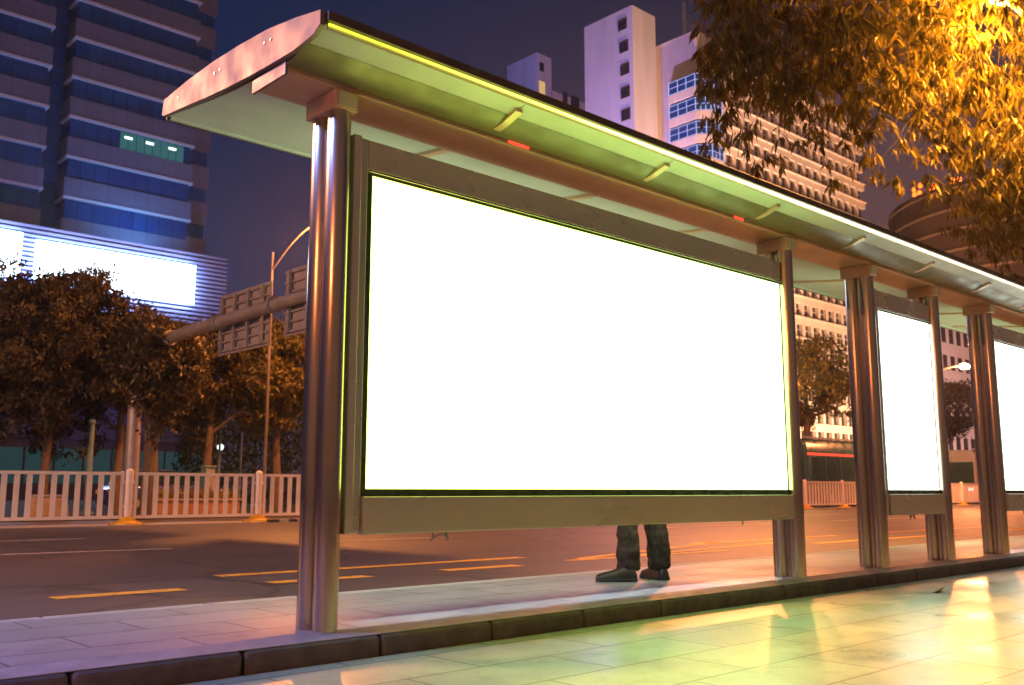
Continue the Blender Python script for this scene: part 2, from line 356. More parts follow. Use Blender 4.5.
MB().extr([(X0+.004, y, z) for y, z in cl], (X1-X0-.008, 0, 0)).build('soffit_shade_band', 'soffit_shade_brown', rf)  # added dark strip, its brown stands in for shade along the soffit
for nm, prof in (('front_soffit', near), ('rear_soffit', far)):
    xs = X0+.002; k = 0
    while xs < X1-.1:
        xe = min(xs+1.46, X1-.002)
        m = MB(); m.extr([(xs+.004, y, z) for y, z in prof] + [(xs+.004, y, z+.009) for y, z in prof[::-1]], (xe-xs-.008, 0, 0))
        m.build(nm, 'soffit', rf); xs = xe
        if xs < X1-.2:
            m = MB(); q = prof[2:7] if nm[0] == 'f' else prof[0:6]
            m.extr([(xs-.028, y, z-.022) for y, z in q] + [(xs-.028, y, z+.004) for y, z in q[::-1]], (.056, 0, 0))
            m.build('soffit_rib', 'beam_paint', rf)
MB().box(X0+.003, X1-.003, 3.930, 3.954, 3.060, 3.112).build('fascia', 'dark_fascia', rf, smooth=False, bevel=.004)
MB().box(X0+.003, X1-.003, 5.864, 5.882, 3.10, 3.205).build('fascia', 'dark_fascia', rf, smooth=False, bevel=.004)
so = MB().box(X0+.02, X1-.02, 3.948, 3.960, 3.046, 3.0555).build('light_strip', 'strip_light', sh, smooth=False)
MB().box(X0+.02, X1-.02, 3.962, 3.974, 3.028, 3.064).build('strip_lip', 'steel_h', rf, smooth=False)
MB().box(X0+.02, X1-.02, 5.835, 5.862, 3.104, 3.116).build('edge_trim', 'soffit', rf, smooth=False)
# glowing red and bare steel strips standing in for reflections on the beam's edge
for xa, xb, mt in ((4.02, 4.20, 'red_glow'), (6.55, 6.68, 'red_glow')):
    MB().box(xa, xb, 4.352, 4.3595, 2.945, 2.965).build('red_reflection', mt, sh, smooth=False)
for xa, xb in ((2.80, 3.45), (6.05, 6.5), (10.6, 11.4)):
    MB().box(xa, xb, 4.3535, 4.3595, 2.962, 2.972).build('reflection_strip', 'steel', sh, smooth=False)
def light_box(xa, xb, left, warm):
    """xa, xb: post centres either side"""
    f0, f1 = xa+.085, xb-.075
    o = bpy.data.objects.new('light_box', None); COL.objects.link(o); o.parent = sh
    o.location = Vector((xa, 4.45, .49)) - Vector((2.79, 4.55, 0))
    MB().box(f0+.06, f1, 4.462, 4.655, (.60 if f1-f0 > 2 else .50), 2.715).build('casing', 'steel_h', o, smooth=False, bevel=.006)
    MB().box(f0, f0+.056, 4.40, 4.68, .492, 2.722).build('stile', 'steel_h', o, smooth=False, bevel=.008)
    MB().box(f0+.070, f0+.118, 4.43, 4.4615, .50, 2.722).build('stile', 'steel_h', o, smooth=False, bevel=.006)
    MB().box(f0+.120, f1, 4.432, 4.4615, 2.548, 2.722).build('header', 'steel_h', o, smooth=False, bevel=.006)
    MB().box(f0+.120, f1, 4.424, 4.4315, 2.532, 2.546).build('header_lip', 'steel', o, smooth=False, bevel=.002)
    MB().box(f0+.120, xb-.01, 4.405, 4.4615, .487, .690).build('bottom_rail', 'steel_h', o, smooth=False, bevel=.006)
    MB().box(f0+.120, f1, 4.66, 4.70, .487, .690).build('bottom_rail', 'steel_h', o, smooth=False, bevel=.006)
    w0, w1, z0, z1 = xa+.245, f1, .732, 2.520
    r_ = MB(); r_.box(w0-.036, w0, 4.447, 4.4615, .692, 2.53); r_.box(w0, f1, 4.447, 4.4615, .692, z0); r_.box(w0, f1, 4.447, 4.4615, z1, 2.531)
    r_.build('rim', 'rim_green', o, smooth=False)
    MB().box(w0+.001, w1, 4.4535, 4.4610, z0+.001, z1-.001).build('screen', warm, o, smooth=False)
    MB().box(w0+.001, w1, 4.6565, 4.6645, z0+.001, z1-.001).build('back_screen', 'screen_back', o, smooth=False)
    MB().box(f0-.004, f0-.001, 4.47, 4.66, .56, 2.68).build('side_reflection', 'side_glow', o, smooth=False)  # glowing sheet standing in for a green reflection beside the post
    if f1-f0 > 2:
        sl = MB(); sl.box(f0+.2, f1-.1, 4.518, 4.526, .487, .6); sl.box(f0+.2, f1-.1, 4.574, 4.582, .487, .6); sl.build('streak_baffle', 'rim_green', o, smooth=False)  # added lamp and baffles, shaped to cast a bright streak on the platform
        MB().box(f0+.21, f1-.11, 4.538, 4.562, .588, .5985).build('streak_light', 'streak_glow', o, smooth=False)
    hx = f0+.62 if f1-f0 > 2 else f0+.55
    for pts, r in (([(hx, 4.44, .489), (hx+.01, 4.43, .455), (hx-.03, 4.42, .44)], .005), ([(hx+.10, 4.44, .489), (hx+.11, 4.43, .44)], .009),
                   ([(hx+.015, 4.43, .462), (hx+.06, 4.42, .474), (hx+.10, 4.43, .46)], .004), ([(f1-.7, 4.45, .489), (f1-.7, 4.45, .455)], .007)):
        MB().path(pts, r, 6).build('cable_clip', 'galvanised', o)
    return o
light_box(PX[0], PX[1], True, 'screen_white'); light_box(PX[2], PX[3], True, 'screen_cool'); light_box(PX[4], PX[5], True, 'screen_cool')

# ------------------------------------------------------------------ pedestrian railing along the median
FY = 25.2
rail = thing('pedestrian_railing', (9.85, FY, RZ), 'white metal pedestrian railing on yellow feet along the road median', 'railing')
def rail_panel(x0, x1):
    m = MB()
    m.box(x0, x1, FY-.03, FY+.03, 1.13, 1.21); m.box(x0, x1, FY-.03, FY+.03, .02, .10)
    m.box(x0, x0+.07, FY-.028, FY+.028, .10, 1.13); m.box(x1-.07, x1, FY-.028, FY+.028, .10, 1.13)
    n = 11
    for i in range(n):
        xc = x0 + (x1-x0)*(i+1)/(n+1); m.box(xc-.062, xc+.062, FY-.02, FY+.02, .10, 1.13)
    for x in (x0-.045, x1): 
        for z in (.30, .92): m.box(x, x+.045, FY-.02, FY+.02, z, z+.07)
    return m.build('railing_panel', 'white_paint', rail, smooth=False)
def rail_post(x):
    m = MB(); m.tube((x, FY, .02), (x, FY, 1.22), .10, n=14); m.sphere((x, FY, 1.22), .10, 14, 8, (1, 1, .8))
    p = m.build('railing_post', 'white_paint', rail)
    f = MB(); f.path([(x, FY, RZ+.006), (x, FY, RZ+.05), (x, FY, RZ+.10), (x, FY, RZ+.20)], [.36, .35, .22, .15], 16)
    f.box(x-.42, x+.42, FY-.14, FY+.14, RZ+.006, RZ+.06)
    f.build('railing_foot', 'yellow_plastic', p)
SP = 3.70; P0 = rail_panel(9.85-SP+.145, 9.85-.145)
rail_post(9.85); pp = rail.children[-1]
for k in range(1, 22):
    c = P0.copy(); c.location = P0.location + Vector((SP*k, 0, 0)); COL.objects.link(c); c.parent = rail
    c = copy_tree(pp, rail); c.location = pp.location + Vector((SP*k, 0, 0))
for k in (-1,):
    c = copy_tree(pp, rail); c.location = pp.location + Vector((SP*k, 0, 0))
    c = P0.copy(); c.location = P0.location + Vector((SP*k, 0, 0)); COL.objects.link(c); c.parent = rail

# ------------------------------------------------------------------ leaves
def leaves(name, cen, axis, nrm, L, W, mat, parent=None, bend=.25, **kw):
    """rhombus leaves, folded along the middle; all arrays (n,3)"""
    n = len(cen); ax = axis/np.linalg.norm(axis, axis=1, keepdims=True)
    nr = nrm - ax*np.sum(nrm*ax, 1, keepdims=True); nr /= np.linalg.norm(nr, axis=1, keepdims=True)+1e-9
    sd = np.cross(ax, nr); L = L[:, None]; W = W[:, None]
    base = cen - ax*L*.5; tip = cen + ax*L*.5 - nr*L*bend
    l = cen + sd*W*.5 - ax*L*.06; r = cen - sd*W*.5 - ax*L*.06; mid = cen - nr*W*.22
    V = np.stack([base, l, tip, r, mid], 1).reshape(-1, 3)
    off = np.array(wloc(parent)); V = V - off
    i = np.arange(n)*5
    Fc = np.concatenate([np.stack([i, i+1, i+4], 1), np.stack([i+1, i+2, i+4], 1), np.stack([i+2, i+3, i+4], 1), np.stack([i+3, i, i+4], 1)], 0)
    me = bpy.data.meshes.new(name); me.vertices.add(len(V)); me.vertices.foreach_set('co', V.ravel())
    me.loops.add(len(Fc)*3); me.loops.foreach_set('vertex_index', Fc.ravel())
    me.polygons.add(len(Fc)); me.polygons.foreach_set('loop_start', np.arange(len(Fc))*3); me.polygons.foreach_set('loop_total', np.full(len(Fc), 3))
    me.update(calc_edges=True); me.materials.append(M[mat])
    o = bpy.data.objects.new(name, me); COL.objects.link(o)
    if parent: o.parent = parent
    return o
def rdir(n):
    v = rng.normal(size=(n, 3)); return v/np.linalg.norm(v, axis=1, keepdims=True)
def street_tree(x, y, h, rx, rz, cz, label, ntuft=230, per=52, trunk_r=.15, leaf=.205, mat='leaf_far', rough=.32, trunk_h=None, group='trees lining the far side of the road'):
    """trunk with limbs to lumpy crown of leaf tufts"""
    t = thing('street_tree', (x, y, -.02), label, 'tree', group)
    tr = MB(); c = np.array([x, y, cz]); bh = cz - rz*.75
    ln = [random.uniform(-.12, .12) for _ in range(4)]
    tr.path([(x, y, -.05), (x+ln[0]*.4, y+ln[1]*.4, bh*.5), (x+ln[0], y+ln[1], bh), (x+ln[2], y+ln[3], cz+rz*.3)], [trunk_r*1.25, trunk_r, trunk_r*.85, trunk_r*.3], 10)
    for k in range(7):
        a = 2*math.pi*k/7 + random.uniform(-.3, .3); z0 = bh + random.uniform(-.2, .8); e = random.uniform(.55, .85)
        tr.path([(x+ln[0], y+ln[1], z0), (x+rx*.35*math.cos(a), y+rx*.35*math.sin(a), z0+.5), (x+rx*e*math.cos(a), y+rx*e*math.sin(a), z0+random.uniform(.6, 1.6))], [trunk_r*.5, trunk_r*.33, trunk_r*.12], 7)
    tr.build('trunk', 'bark', t)
    # a few big lobes, tufts on their surfaces
    lobes = [(c + np.array([0, 0, .1*rz]), .72)]
    for _ in range(13):
        d = rdir(1)[0]; lobes.append((c + d*np.array([rx, rx, rz])*random.uniform(.5, .78), random.uniform(.30, .5)))
    C, A, Nn = [], [], []
    for k in range(ntuft):
        lc, ls = lobes[rng.integers(len(lobes))] if rng.random() > .12 else lobes[0]
        d = rdir(1)[0]; d[2] = abs(d[2])*1.0 if rng.random() < .66 else d[2]
        p = lc + d*np.array([rx, rx, rz])*ls*(1 - abs(rng.normal())*.12)
        g = p[None] + rng.normal(size=(per, 3))*leaf*.85*np.array([1, 1, .7])
        C.append(g); A.append(rdir(per)*.8 + d*.5 + np.array([0, 0, -.5])); Nn.append(rdir(per)*.6 + d*.7 + np.array([0, 0, .5]))
    C = np.concatenate(C); n = len(C)
    leaves('crown', C, np.concatenate(A), np.concatenate(Nn), leaf*rng.uniform(.7, 1.25, n), leaf*.42*rng.uniform(.7, 1.2, n), mat, t)
    return t
street_tree(6.9, 34.5, 0, 2.7, 3.0, 4.7, 'dark tree cut by the left edge of the photo behind the railing', 330)
street_tree(8.7, 34.0, 0, 2.6, 3.0, 4.7, 'dark leafy tree below the gap between the two lit billboards', 420)
street_tree(10.5, 34.2, 0, 2.8, 3.3, 5.05, 'tallest dark round tree hiding the lower edge of the long lit billboard', 520)
street_tree(12.6, 33.4, 0, 2.0, 2.5, 4.6, 'tree with dark crown and orange right side left of the sign gantry', 300)
street_tree(12.05, 29.2, 0, 1.2, 2.0, 4.35, 'lower tree with orange lit leaves and stout brown trunk by a railing post', 260, trunk_r=.22)
street_tree(15.7, 33.2, 0, 2.0, 2.5, 4.8, 'dark brown tree right below the first gantry sign back', 290)
street_tree(18.3, 32.6, 0, 1.9, 2.5, 5.0, 'brightly lit yellow tree between gantry and nearest shelter post', 330, mat='leaf_lit_gold')
street_tree(64.0, 37.0, 0, 4.2, 3.2, 8.4, 'golden lit round tree above the teal bus between two shelter posts', 380, 44, .28, .36, mat='leaf_lit_gold')
street_tree(98.0, 42.0, 0, 5.0, 3.0, 8.6, 'dusky tree above the grey bus near the far glowing street lamp', 260, 30, .3, .5)

# ------------------------------------------------------------------ overhanging tree by the shelter
ot = thing('overhanging_tree', (19.6, 5.0, 0), 'large tree with drooping narrow leaves overhanging the shelter roof at upper right', 'tree')
tm = MB(); base = Vector((19.6, 5.0, -.05))
tm.path([base, base+Vector((0, 0, .5)), base+Vector((-.2, .1, 2)), base+Vector((-.4, .1, 3.6)), base+Vector((-.9, .3, 6)), base+Vector((-1.2, .4, 9))], [.42, .32, .28, .25, .18, .08], 14)
tips = []
CC = np.array([17.2, 6.7, 8.4]); RX = np.array([6.2, 5.4, 3.9])
LOBES0 = [((12.0, 7.4, 7.7), (2.7, 2.3, 2.6)), ((15.3, 4.9, 7.2), (2.6, 2.4, 2.6)), ((15.4, 7.0, 10.4), (5.0, 4.4, 2.6)), ((18.5, 4.8, 6.2), (3.0, 2.6, 1.9))]
for k in range(16):
    d = rdir(1)[0]; d[2] = abs(d[2]) + .1; d[2] = d[2]*.8 + .02
    lb = LOBES0[k % 4]; e = np.array(lb[0]) + d*np.array(lb[1])*random.uniform(.3, .8); s0 = base + Vector((-.3-.25*(k % 4), .1, 3.4+.22*k % 4.5))
    e = Vector(e); mid = s0.lerp(e, .5) + Vector((0, 0, .6))
    tm.path([s0, s0.lerp(mid, .5)+Vector((0, 0, .25)), mid, mid.lerp(e, .6), e], [.07, .05, .035, .02, .008], 7); tips.append((s0, mid, e))
tm.build('trunk', 'dark_bark', ot)
C, A, Nn, LL = [], [], [], []
nsp = 0; tw_ = MB()
LOBES = [((12.0, 7.4, 8.0), (2.7, 2.3, 2.3), .28), ((15.3, 4.9, 7.4), (2.5, 2.4, 2.0), .20), ((15.4, 7.0, 10.4), (5.0, 4.4, 2.6), .30), ((18.5, 4.8, 6.2), (3.0, 2.6, 1.9), .12)]
while nsp < 4900:
    t_ = rng.random(); k = 0
    while k < 3 and t_ > LOBES[k][2]: t_ -= LOBES[k][2]; k += 1
    c_, r_, _w = LOBES[k]; d = rdir(1)[0]; rr = rng.uniform(.25, 1.0)**.5
    p = np.array(c_) + d*np.array(r_)*rr*(1+.16*math.sin(5*d[0]+3*d[1]+k)+.14*math.sin(7*d[2]+4*d[0]))
    if p[2] < 4.7 or (p[1] < 4.6 and p[0] < 12.4) or p[1] > .71*p[0]: continue
    nsp += 1
    if nsp % 4 == 0:
        q = Vector(p); cq = Vector(c_); q2 = q.lerp(cq, .22) + Vector((0, 0, .28)); tw_.path([q, q.lerp(q2, .5) + Vector((0, 0, .1)), q2], [.004, .007, .011], 4)
    m_ = int(rng.integers(8, 16)); ang = rng.uniform(0, 2*math.pi, m_)
    droop = rng.uniform(.5, 2.4, m_)
    ax = np.stack([np.cos(ang), np.sin(ang), -droop], 1)
    L = rng.uniform(.11, .28, m_)
    axn = ax/np.linalg.norm(ax, axis=1, keepdims=True)
    C.append(p + axn*L[:, None]*.55 + rng.normal(size=(m_, 3))*.03); A.append(axn)
    Nn.append(np.stack([np.cos(ang)*.6, np.sin(ang)*.6, np.ones(m_)*.8], 1) + rng.normal(size=(m_, 3))*.35); LL.append(L)
tw_.build('twigs', 'dark_bark', ot)
C = np.concatenate(C); LL = np.concatenate(LL)
leaves('crown', C, np.concatenate(A), np.concatenate(Nn), LL, LL*rng.uniform(.15, .27, len(LL)), 'leaf_near', ot, bend=.14)

# ------------------------------------------------------------------ lamps
def point(loc, power, col, parent=None, radius=.12, name='lamp_light', spot=None, aim=None):
    if radius == .12: radius = .30
    L = bpy.data.lights.new(name, 'SPOT' if spot else 'POINT'); L.energy = power; L.color = col; L.shadow_soft_size = radius
    if spot: L.spot_size = R(spot); L.spot_blend = .6
    o = bpy.data.objects.new(name, L); COL.objects.link(o)
    o.location = Vector(loc) - wloc(parent); o.parent = parent
    if aim is not None: o.rotation_euler = (Vector(aim) - Vector(loc)).to_track_quat('-Z', 'Y').to_euler()
    return o
SOD = (1, .27, .085)
def street_lamp(pole, head, label, power, col=SOD, lens='sodium_lens', r=.09, group='street lamps lighting the road'):
    px_, py_, pz_ = pole; h = Vector(head)
    t = thing('street_lamp', pole, label, 'street lamp', group)
    m = MB(); m.tube((px_, py_, pz_), (px_, py_, h.z-.35), r*1.3, r*.75, 14); m.tube((px_, py_, pz_), (px_, py_, pz_+.5), r*1.8, r*1.6, 14)
    m.build('pole', 'pole_paint', t)
    s0 = Vector((px_, py_, h.z-1.0)); pts = [s0.lerp(h, k/8) for k in range(9)]
    for k, p in enumerate(pts): p.z = s0.z + (h.z+.06-s0.z)*math.sin(k/8*math.pi/2)
    MB().path(pts, r*.5, 10).build('arm', 'galvanised', t)
    d = (h - Vector((px_, py_, h.z))).normalized() if (h.xy - Vector((px_, py_))).length > .01 else Vector((0, -1, 0)); w = Vector((-d.y, d.x, 0))
    q = [h + d*a + w*b + Vector((0, 0, c)) for a, b, c in ((-.25, -.12, 0), (.45, -.14, 0), (.45, .14, 0), (-.25, .12, 0))]
    hd = MB(); hd.extr(q, (0, 0, .12)); hb = hd.build('lamp_head', 'galvanised', t, smooth=False, bevel=.04)
    ln = MB(); ln.sphere(h + d*.12 + Vector((0, 0, -.005)), .16 if lens != 'sodium_far' else .34, 14, 8, (1.2, .8, .45)); ln.build('lens', lens, hb)
    point(h + d*.12 + Vector((0, 0, -.25)), power, col, t)
    return t
street_lamp((31.4, 26.6, RZ), (31.4, 21.4, 12.4), 'tall sodium street lamp standing on the median behind the large light box', 11500)
street_lamp((56.2, 26.6, RZ), (55.7, 22.2, 7.75), 'distant sodium street lamp glowing brightly between the last two shelter posts', 10000, lens='sodium_far')
street_lamp((16.05, 29.5, -.02), (16.0, 26.6, 9.3), 'slim street lamp with curved arm behind the second gantry sign', 4800, (1, .31, .07), r=.055)
street_lamp((17.6, 4.7, 0), (15.05, 5.0, 8.25), 'amber street lamp shining through the leaves of the overhanging tree', 8500, (1, .36, .03))
street_lamp((53.4, 33.2, -.02), (55.0, 33.6, 10.2), 'added lamp on the verge lighting the golden tree above the teal bus', 3800, (1, .45, .10))  # added lamp, hidden by a shelter post, to brighten the tree
street_lamp((-9, 27, RZ), (-9, 22.5, 11), 'pale sodium street lamp left of the view over the road', 13000, (1, .46, .27))
street_lamp((-6.8, 0.2, RZ), (-5.5, 0.8, 4.3), 'sodium street lamp on the near pavement left of the view', 600)
street_lamp((-3.2, 6.6, RZ), (-2.4, 5.6, 5.2), 'added blue fill lamp beside the platform left of the shelter', 1400, (.14, .27, 1.0), 'cool_lens')  # added out of view, to tint the left platform blue

# ------------------------------------------------------------------ sign gantry over the road
gx, gz_ = 12.0, 5.42
ga = thing('sign_gantry', (gx, 31.0, -.02), 'cantilever sign gantry pole and beam over the road behind the nearest shelter post', 'gantry')
MB().tube((gx, 30.6, -.05), (gx, 30.6, 6.0), .24, .19, 16).build('pole', 'galvanised', ga)
MB().path([(gx, 30.6, 5.15), (gx, 28.6, 5.32), (gx, 22, 5.45), (gx, 16.5, 5.5)], [.20, .19, .16, .13], 16).build('beam', 'galvanised', ga)
fl = MB()
for y in (28.2, 24.9, 21.9, 18): fl.tube((gx, y-.04, 5.34+(28-y)*.018), (gx, y+.04, 5.34+(28-y)*.018), .235, n=16)
fl.build('flange', 'galvanised', ga)
def sign_back(y0, y1, z0, z1, label):
    t = thing('traffic_sign', (gx, (y0+y1)/2, z0), label, 'traffic sign', 'sign panels on the gantry')
    MB().box(gx+.23, gx+.26, y0, y1, z0, z1).build('sign_panel', 'sign_back', t, smooth=False)
    s = MB(); n = 7
    for k in range(n):
        z = z0 + .1 + (z1-z0-.2)*k/(n-1); s.box(gx+.17, gx+.228, y0+.03, y1-.03, z-.03, z+.03)
    s.build('stiffener', 'galvanised', t, smooth=False)
    for k in range(4):
        y = y0 + (y1-y0)*(.1+.8*k/3); MB().box(gx+.10, gx+.168, y-.05, y+.05, z0+.08, z1-.08).build('bracket', 'galvanised', t, smooth=False)
    return t
sign_back(22.5, 25.4, 4.50, 6.22, 'back of the reddish grey gantry sign nearer the tree end of the beam')
sign_back(18.4, 21.72, 4.62, 6.36, 'back of the grey gantry sign partly behind the nearest shelter post')

# ------------------------------------------------------------------ left office tower on its shop podium
TY = 95.0; FH = 4.105
tw = thing('office_tower', (36, TY+10, 0), 'tall dark blue glass office tower with mauve stone bands on the left', 'building')
def wing(x0, x1, y0, y1, zlast, zt, band=1.9, lip=True):
    MB().box(x0+.25, x1-.25, y0+.25, y1-.25, 22, zt).build('glass_wall', 'tower_glass', tw, smooth=False)
    z = zlast
    while z < zt:
        m = MB(); m.box(x0, x1, y0, y1, z, z+band)
        b = m.build('stone_band', 'band_stone', tw, smooth=False)
        if lip: MB().box(x0-.02, x1+.02, y0-.14, y1, z-.26, z-.01).build('ledge', 'wall_pale', b, smooth=False)
        z += FH
wing(10.0, 27.2, TY, TY+25, 29.35-FH, 66)
wing(29.1, 41.9, TY, TY+25, 29.0-FH, 66)
wing(42.0, 45.2, TY+3.2, TY+22, 25.6, 66, 2.5, False)
MB().box(26.5, 29.6, TY+2.6, TY+20, 22, 66).build('recess_wall', 'tower_glass', tw, smooth=False)
lw = MB()
for k in range(8):
    x = 34.2 + .84*k; lw.box(x, x+.76, TY+.16, TY+.21, 33.1+1.9+.1, 33.1+FH-.35)
lo = lw.build('lit_window', 'office_teal', tw, smooth=False)
lt = MB()
for x in (34.6, 36.8, 39.2): lt.box(x, x+.8, TY+.10, TY+.14, 36.2, 36.45)
lt.build('ceiling_tube', 'office_tube', lo, smooth=False)
PY_ = 88.0
pd = thing('shopping_podium', (25, PY_, 0), 'low podium building with horizontal louvres below the blue office tower', 'building')
MB().box(-30, 42.85, PY_+.5, TY-.3, -.1, 23.55).build('wall', 'louvre_dark', pd, smooth=False)
lv = MB(); z = 13.0
while z < 23.6: lv.box(-30, 42.9, PY_, PY_+.45, z, z+.21); z += .42
lv.build('louvre', 'louvre', pd, smooth=False)
for k in range(15):
    x = 6 + 2.45*k; MB().box(x, x+2.2, PY_+.30, PY_+.46, 1.4, 4.4).build('shop_window', 'shop_teal', pd, smooth=False)
MB().box(-30, 42.9, PY_-.4, PY_+.48, 5.2, 6.4).build('shop_canopy', 'louvre_dark', pd, smooth=False)
def billboard(x0, x1, z0, z1, label):
    t = thing('led_billboard', ((x0+x1)/2, PY_-1, z0), label, 'billboard', 'lit billboards on the podium')
    MB().box(x0, x1, PY_-1.0, PY_-.7, z0, z1).build('lit_face', 'led_screen', t, bevel=.14)
    MB().box(x0-.1, x1+.1, PY_-.695, PY_-.6, z0-.1, z1+.1).build('halo_panel', 'halo_blue', t, smooth=False)  # added glow panel that throws a blue halo on the louvres
    f = MB()
    for k in range(4): xx = x0+(x1-x0)*(.1+.26*k); f.box(xx, xx+.15, PY_-.495, PY_-.02, z0+.6, z0+.8); f.box(xx, xx+.15, PY_-.495, PY_-.02, z1-.8, z1-.6)
    f.build('fixing', 'louvre_dark', t, smooth=False)
billboard(24.9, 39.2, 18.6, 22.2, 'long glowing blue white billboard across the podium above the trees')
billboard(10.0, 23.6, 18.6, 22.6, 'glowing blue white billboard cut by the left edge of the photo')

# ------------------------------------------------------------------ hotel with stair tower, long window facade
CX, CY = 97.1, 68.6
ho = thing('hotel', (118, CY+10, 0), 'tall floodlit pinkish hotel with wrapped bay windows and long window facade', 'building')
MB().box(92.3, CX, 76.0, 84.6, 0, 64.3).build('stair_tower', 'wall_white', ho, smooth=False)
MB().box(CX+.01, 139, CY+.8, 84, 0, 60.0).build('main_block', 'wall_beige', ho, smooth=False)
MB().tube((101, 74, 60), (101, 74, 67), .35, .25).build('roof_mast', 'wall_white', ho)
for k, (px_, py_) in enumerate(((622.5, 25), (624, 47), (625, 69.5), (625.5, 92.5), (626, 115))):
    d = _f + _r*(px_-512)/FPX - _u*(py_-342.5)/FPX; p = np.array([0, 0, EYE]) + d*92.3/d[0]
    MB().box(92.22, 92.29, p[1]-.75, p[1]+.75, p[2]-.72, p[2]+.72).build('window', 'window_dark', ho, smooth=False)
FHH = 2.95; zs = [27.2 + FHH*k for k in range(-9, 11)]
rest = MB(); restn = 0; cnt = 0
for fi, z in enumerate(zs):
    cm = [(CX+3.4, z-.62), (139.2, z-.62), (139.2, z+.45)]; x = CX+4.4; pit = 2.2; teeth = []
    while x < 138.4:
        teeth.append(x)
        wx0, wx1 = x+.30, x+pit-.30
        u, v = pix(((wx0+wx1)/2, CY, z+1.2))
        vis = (u > 690 and v > 60 and v < 45 + (u-560)*.55 and v < 215) or (797 < u < 852 and 284 < v < 400)
        if vis and cnt < 92:
            w = MB(); w.box(wx0, wx1, CY+.5, CY+.56, z+.46, z+FHH-.63); wo = w.build('window', 'window_dark', ho, smooth=False)
            f = MB(); f.box((wx0+wx1)/2-.05, (wx0+wx1)/2+.05, CY+.44, CY+.499, z+.47, z+FHH-.64); f.box(wx0+.06, wx1-.06, CY+.45, CY+.499, z+1.55, z+1.62)
            f.build('window_frame', 'wall_beige', wo, smooth=False); cnt += 1
        else: rest.box(wx0, wx1, CY+.5, CY+.56, z+.46, z+FHH-.63)
        x += pit
    for x in teeth[::-1]: cm += [(x+.28, z+.45), (x+.28, z+FHH-.622), (x-.28, z+FHH-.622), (x-.28, z+.45)]
    cm.append((CX+3.4, z+.45))
    MB().extr([(a, CY, b) for a, b in cm], (0, .78, 0)).build('facade_storey', 'wall_beige', ho, smooth=False)
    MB().box(CX+3.3, 139.3, CY-.22, CY-.003, z+.28, z+.45).build('string_course', 'wall_beige', ho, smooth=False)
tag(rest.build('window_row', 'window_dark', ho, smooth=False), kind='stuff')
# bay windows wrapping the corner, edged with blue white light
def atx(px, py, X):
    d = _f + _r*(px-512)/FPX - _u*(py-342.5)/FPX; return np.array([0, 0, EYE]) + d*X/d[0]
for pyb in (95.8, 119.6, 143.2, 166.5, 189.5):
    zz = atx(670, pyb, 96.1)[2]
    poly = [(CX-.05, CY+5.2), (CX-1.0, CY+4.6), (CX-1.1, CY+.4), (CX+.2, CY-1.0), (CX+2.6, CY-1.0), (CX+3.3, CY-.05), (CX+3.3, CY+.8), (CX-.05, CY+.8)]
    bw = MB().extr([(a, b, zz) for a, b in poly], (0, 0, 1.75)).build('bay_window', 'tower_glass', ho, smooth=False)
    cen = (CX+1, CY+2)
    grow = lambda s: [(cen[0]+(a-cen[0])*s, cen[1]+(b-cen[1])*s) for a, b in poly]
    MB().extr([(a, b, zz-1.15) for a, b in grow(1.03)], (0, 0, 1.1)).build('bay_base', 'wall_beige', bw, smooth=False)
    e = MB()
    for a, b in poly[:6]:
        a2, b2 = cen[0]+(a-cen[0])*1.015, cen[1]+(b-cen[1])*1.015; e.box(a2-.035, a2+.035, b2-.035, b2+.035, zz+.02, zz+1.72)
    for (a, b), (c, d) in zip(poly[:5], poly[1:6]):
        for h in (.88,):
            for t in (.33, .66): e.box(a+(c-a)*t-.025, a+(c-a)*t+.025, b+(d-b)*t-.025-.03, b+(d-b)*t+.025, zz+.02, zz+1.72)
        P_ = lambda p, zc: (cen[0]+(p[0]-cen[0])*1.015, cen[1]+(p[1]-cen[1])*1.015, zc)
        for zc in (zz+.05, zz+.9, zz+1.70): e.tube(P_((a, b), zc), P_((c, d), zc), .035, n=5)
    e.build('light_frame', 'led_frame', bw, smooth=False)

# small white building behind
sb = thing('apartment_block', (134, 135, 0), 'small bluish white block with one lit window behind the shelter roof', 'building')
MB().box(127.7, 131.8, 130, 138.9, 0, 88.2).build('tower_wall', 'wall_white', sb, smooth=False)
MB().box(131.81, 150, 131, 139, 0, 82.0).build('low_wall', 'wall_white', sb, smooth=False)
for px_, py_, w_, h_, mt in ((541.5, 67, 1.2, 1.8, 'window_dark'), (542, 88.5, 1.6, 3.0, 'warm_window'), (550, 91, 1.0, 2.6, 'window_dark'), (565, 98, 1.4, 2.6, 'window_dark'), (575, 102, 2.6, 2.4, 'window_dark')):
    Yw = 130 if px_ < 549 else 131; p = at(px_, py_, Yw)
    MB().box(p[0]-w_/2, p[0]+w_/2, Yw-.08, Yw-.01, p[2]-h_/2, p[2]+h_/2).build('window', mt, sb, smooth=False)

# pale far building beyond the bus
pb = thing('pale_hotel', (130, 54, 0), 'hazy pale building with rows of windows behind the far street lamp', 'building')
MB().box(104, 160, 47.0, 49.5, 0, 21.2).build('wall', 'wall_pale', pb, smooth=False)
MB().box(103.7, 160.3, 46.7, 46.98, 21.2, 21.9).build('cornice', 'wall_pale', pb, smooth=False)
for r_ in range(5):
    for k in range(14):
        x = 106 + 2.1*k; z = 5.2 + 3.2*r_; MB().box(x, x+1.1, 46.94, 46.99, z, z+1.7).build('window', 'window_dark', pb, smooth=False)

